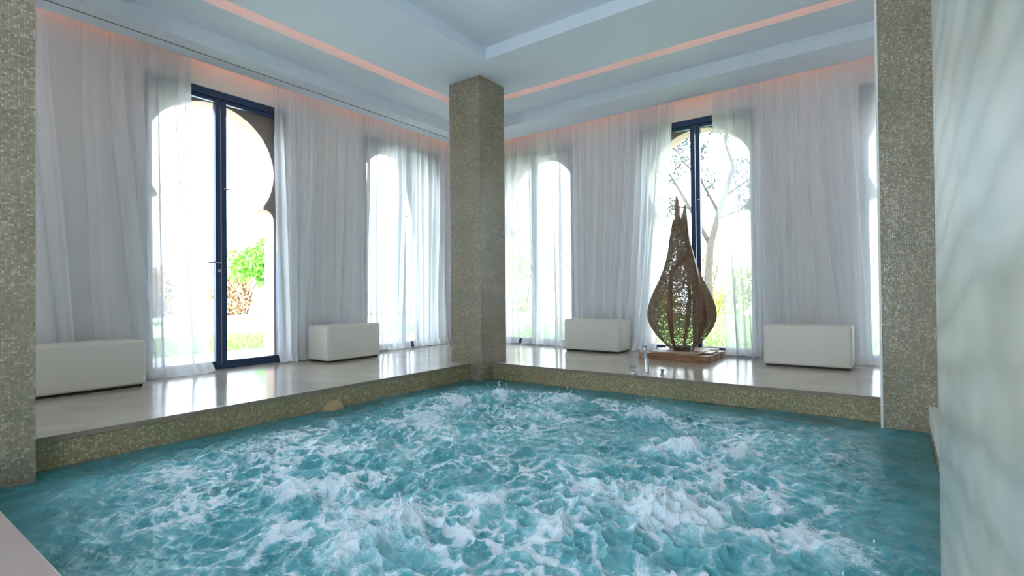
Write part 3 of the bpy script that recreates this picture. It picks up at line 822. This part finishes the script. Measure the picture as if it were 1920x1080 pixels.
# ------------------------------------------------------------------ garden outside
m_path = simple('pale_path', rgb(226, 224, 222), .9, var=.05, scale=2)
m_lawn = simple('lawn_soil', rgb(136, 160, 100), .9, var=.25, scale=6)
m_grass = simple('grass_blade', rgb(150, 182, 110), .7, var=.3, scale=3)
m_leafg = simple('fresh_leaf', rgb(120, 190, 60), .5, var=.35, scale=6)
m_leafd = simple('dusty_leaf', rgb(66, 80, 74), .6, var=.3, scale=5)
m_leafy = simple('yellow_green_leaf', rgb(178, 186, 96), .6, var=.3, scale=4)
m_straw = simple('dry_straw', rgb(182, 150, 116), .8, var=.3, scale=5)
m_bark = simple('grey_bark', rgb(92, 84, 80), .9, var=.2, scale=10, bump=.5)
def ground_piece(name, x0, y0, x1, y1, z, m, label, cat, th=.1):
    b = MB(); b.box((x0, y0, z - th), (x1, y1, z)); return S(b.build(name, m), label, cat)
ground_piece('ground', -40, WY + .05, 70, 90, -.06, m_path, 'pale path and yard outside beyond the left windows', 'ground')
ground_piece('ground', WX + .05, -40, 90, WY + .05, -.06, m_path, 'pale yard outside beyond the right windows', 'ground')
def lawn(x0, y0, x1, y1, n, hgt, label, seed):
    b = MB(); b.box((x0, y0, -.08), (x1, y1, -.045))
    o = b.build('lawn', m_lawn); tag(o, label, 'lawn', kind='stuff')
    r_ = np.random.default_rng(seed)
    x = r_.uniform(x0, x1, n); y = r_.uniform(y0, y1, n); a = r_.uniform(0, 2 * PI, n); h = hgt * r_.uniform(.5, 1.3, n); wd = .006 + h * .10
    dx, dy = np.cos(a), np.sin(a); lx, ly = r_.normal(0, .35, n) * h, r_.normal(0, .35, n) * h
    z0 = np.full(n, -.05)
    V = np.stack([np.stack([x - dx * wd, y - dy * wd, z0], -1), np.stack([x + dx * wd, y + dy * wd, z0], -1), np.stack([x + lx, y + ly, z0 + h], -1)], 1).reshape(-1, 3)
    g = np_mesh('grass_blades', V, np.arange(3 * n).reshape(-1, 3), m_grass, o); g['kind'] = 'stuff'
    return o
lawn(1.5, 8.7, 11, 12.4, 16000, .07, 'bright green lawn strip outside the left door', 1)
lawn(3, 18.6, 26, 20.4, 6000, .09, 'thin farther strip of grass before the dry hedge', 2)
lawn(8.6, -2, 20, 8, 26000, .08, 'green lawn outside the right glazed door', 3)

def leaf_cloud(name, blobs, n, size, m, parent, seed, elong=2.2, squash=1.0):
    """blobs: centre xyz + radius; leaves are little folded kites of real size"""
    r_ = np.random.default_rng(seed)
    B = np.array(blobs, float); pw = B[:, 3] ** 2; pk = r_.choice(len(B), n, p=pw / pw.sum())
    d = r_.normal(size=(n, 3)); d /= np.linalg.norm(d, axis=1)[:, None]
    P = B[pk, :3] + d * (B[pk, 3] * r_.uniform(.45, 1.0, n) ** .6)[:, None] * np.array([1, 1, squash])
    t = r_.normal(size=(n, 3)); t /= np.linalg.norm(t, axis=1)[:, None]
    s_ = np.cross(t, r_.normal(size=(n, 3))); s_ /= np.linalg.norm(s_, axis=1)[:, None]
    nn = np.cross(t, s_)
    L = (size * r_.uniform(.6, 1.3, n))[:, None]; w_ = L / elong / 2
    V = np.stack([P, P + t * L * .45 + s_ * w_ + nn * w_ * .3, P + t * L, P + t * L * .45 - s_ * w_ + nn * w_ * .3], 1).reshape(-1, 3)
    return np_mesh(name, V, np.arange(4 * n).reshape(-1, 4), m, parent)
def branches(parent, segs, name='branch'):
    for pts, r0_, r1_ in segs:
        b = MB(); k = len(pts); b.tube(pts, [r0_ + (r1_ - r0_) * i / (k - 1) for i in range(k)], 8)
        b.build(name, m_bark, parent, smooth=True)
# left: green leafy tree
t = empty('leafy_tree', (10.7, 19.6, -.06)); tag(t, 'small bright green leafy tree outside the left door', 'tree')
branches(t, [([(0, 0, 0), (.1, 0, .9), (-.05, 0, 1.7), (.1, 0, 2.4)], .09, .04)], 'trunk')
branches(t, [([(0, 0, 1.2), (-.5, 0, 1.8), (-1.0, .1, 2.2)], .04, .015), ([(0, 0, 1.5), (.5, .2, 2.1), (.9, .2, 2.6)], .04, .015)])
leaf_cloud('foliage', [(.2, 0, 2.5, .75), (-.5, 0, 2.2, .6), (-1.0, 0, 1.85, .42), (.8, .1, 2.1, .7), (0, 0, 1.8, .55), (-1.35, 0, 2.35, .25)], 2600, .22, m_leafg, t, 3)
# left: dry hedge
hx = 26.0
for i, (x, wd, h) in enumerate(((9.2, 1.1, 2.1), (12.8, 1.3, 2.3))):
    t = empty('dry_shrub', (x, hx + .4 * math.sin(i * 2.1), -.06))
    tag(t, ('dry straw-coloured shrub seen left of the centre post of the left door', 'dry straw-coloured shrub seen under the green tree, right of the left door post')[i], 'shrub', 'dry shrubs beyond the left lawn')
    segs = []
    for k in range(7):
        a = random.uniform(-1, 1)
        segs.append(([(a * .4, random.uniform(-.3, .3), 0), (a * .8, 0, h * .5), (a * 1.3, 0, h * .95)], .05, .02))
    branches(t, segs, 'stem')
    leaf_cloud('foliage', [(random.uniform(-wd * .6, wd * .6), random.uniform(-.4, .4), random.uniform(.35, h - .3), random.uniform(.4, .65)) for _ in range(9)], 2000, .38, m_straw, t, 40 + i, elong=3.5)
# right: spreading tree
t = empty('spreading_tree', (15.0, 4.05, -.06)); tag(t, 'thin-branched grey tree with sparse leaves outside the right door', 'tree')
branches(t, [([(0, .05, 0), (0, .1, 1.2), (0, .02, 2.2), (0, -.25, 3.2), (.1, -.6, 4.3)], .13, .06)], 'trunk')
sg = [([(0, .02, 2.2), (.1, .5, 3.1), (0, .9, 3.9), (0, 1.3, 4.6)], .07, .02), ([(0, -.2, 3.1), (.1, .25, 4.0), (0, .5, 5.0)], .05, .015),
      ([(0, -.35, 3.5), (.2, -.9, 3.9), (0, -1.5, 4.1)], .04, .012), ([(.05, .6, 3.3), (0, 1.1, 3.4), (.2, 1.6, 3.3)], .035, .01),
      ([(.1, -.6, 4.3), (0, -.4, 5.0), (0, -.6, 5.8)], .05, .012), ([(0, .3, 4.1), (.3, .9, 4.8), (.2, 1.1, 5.6)], .03, .01), ([(0, -.15, 2.9), (.1, -.7, 3.1), (.2, -1.2, 3.5)], .03, .01)]
branches(t, sg)
leaf_cloud('foliage', [(0, 1.2, 4.5, .5), (0, .5, 5.0, .5), (.1, -.9, 4.1, .5), (.1, 1.4, 3.4, .4), (0, -.5, 5.6, .6), (.2, 1.0, 5.5, .5), (.2, -1.0, 3.4, .4), (0, .2, 4.0, .4), (0, -1.5, 4.9, .5)], 2600, .12, m_leafd, t, 9)
for i, (x, y, h, mt, lb) in enumerate(((20.9, 8.1, 1.9, m_leafy, 'yellow-green shrub beyond the right lawn, seen through the sculpture'), (20.9, 5.2, 1.8, m_leafy, 'yellow-green shrub beyond the right lawn, right of the sculpture'),
        (21.2, 2.2, 2.0, m_leafy, 'yellow-green shrub beyond the right lawn behind the curtain'), (23.8, 6.8, 2.9, m_straw, 'tall russet shrub behind the yellow-green shrubs'), (24.0, 3.6, 3.0, m_straw, 'tall dry shrub behind the right curtain'),
        (22.0, 11.2, 2.6, m_leafy, 'broad yellow-green shrub outside the window right of the centre pillar'), (20.8, 14.6, 3.2, m_leafy, 'tall yellow-green shrub outside the corner window'))):
    t = empty('garden_shrub', (x, y, -.06)); tag(t, lb, 'shrub')
    branches(t, [([(0, a * .2, 0), (0, a * .5, h * .5), (0, a * .8, h * .9)], .04, .015) for a in (-1, 0, 1)], 'stem')
    leaf_cloud('foliage', [(random.uniform(-.4, .4), random.uniform(-.9, .9), random.uniform(.3, h - .3), random.uniform(.4, .65)) for _ in range(8)], 1500, .2, mt, t, 60 + i)
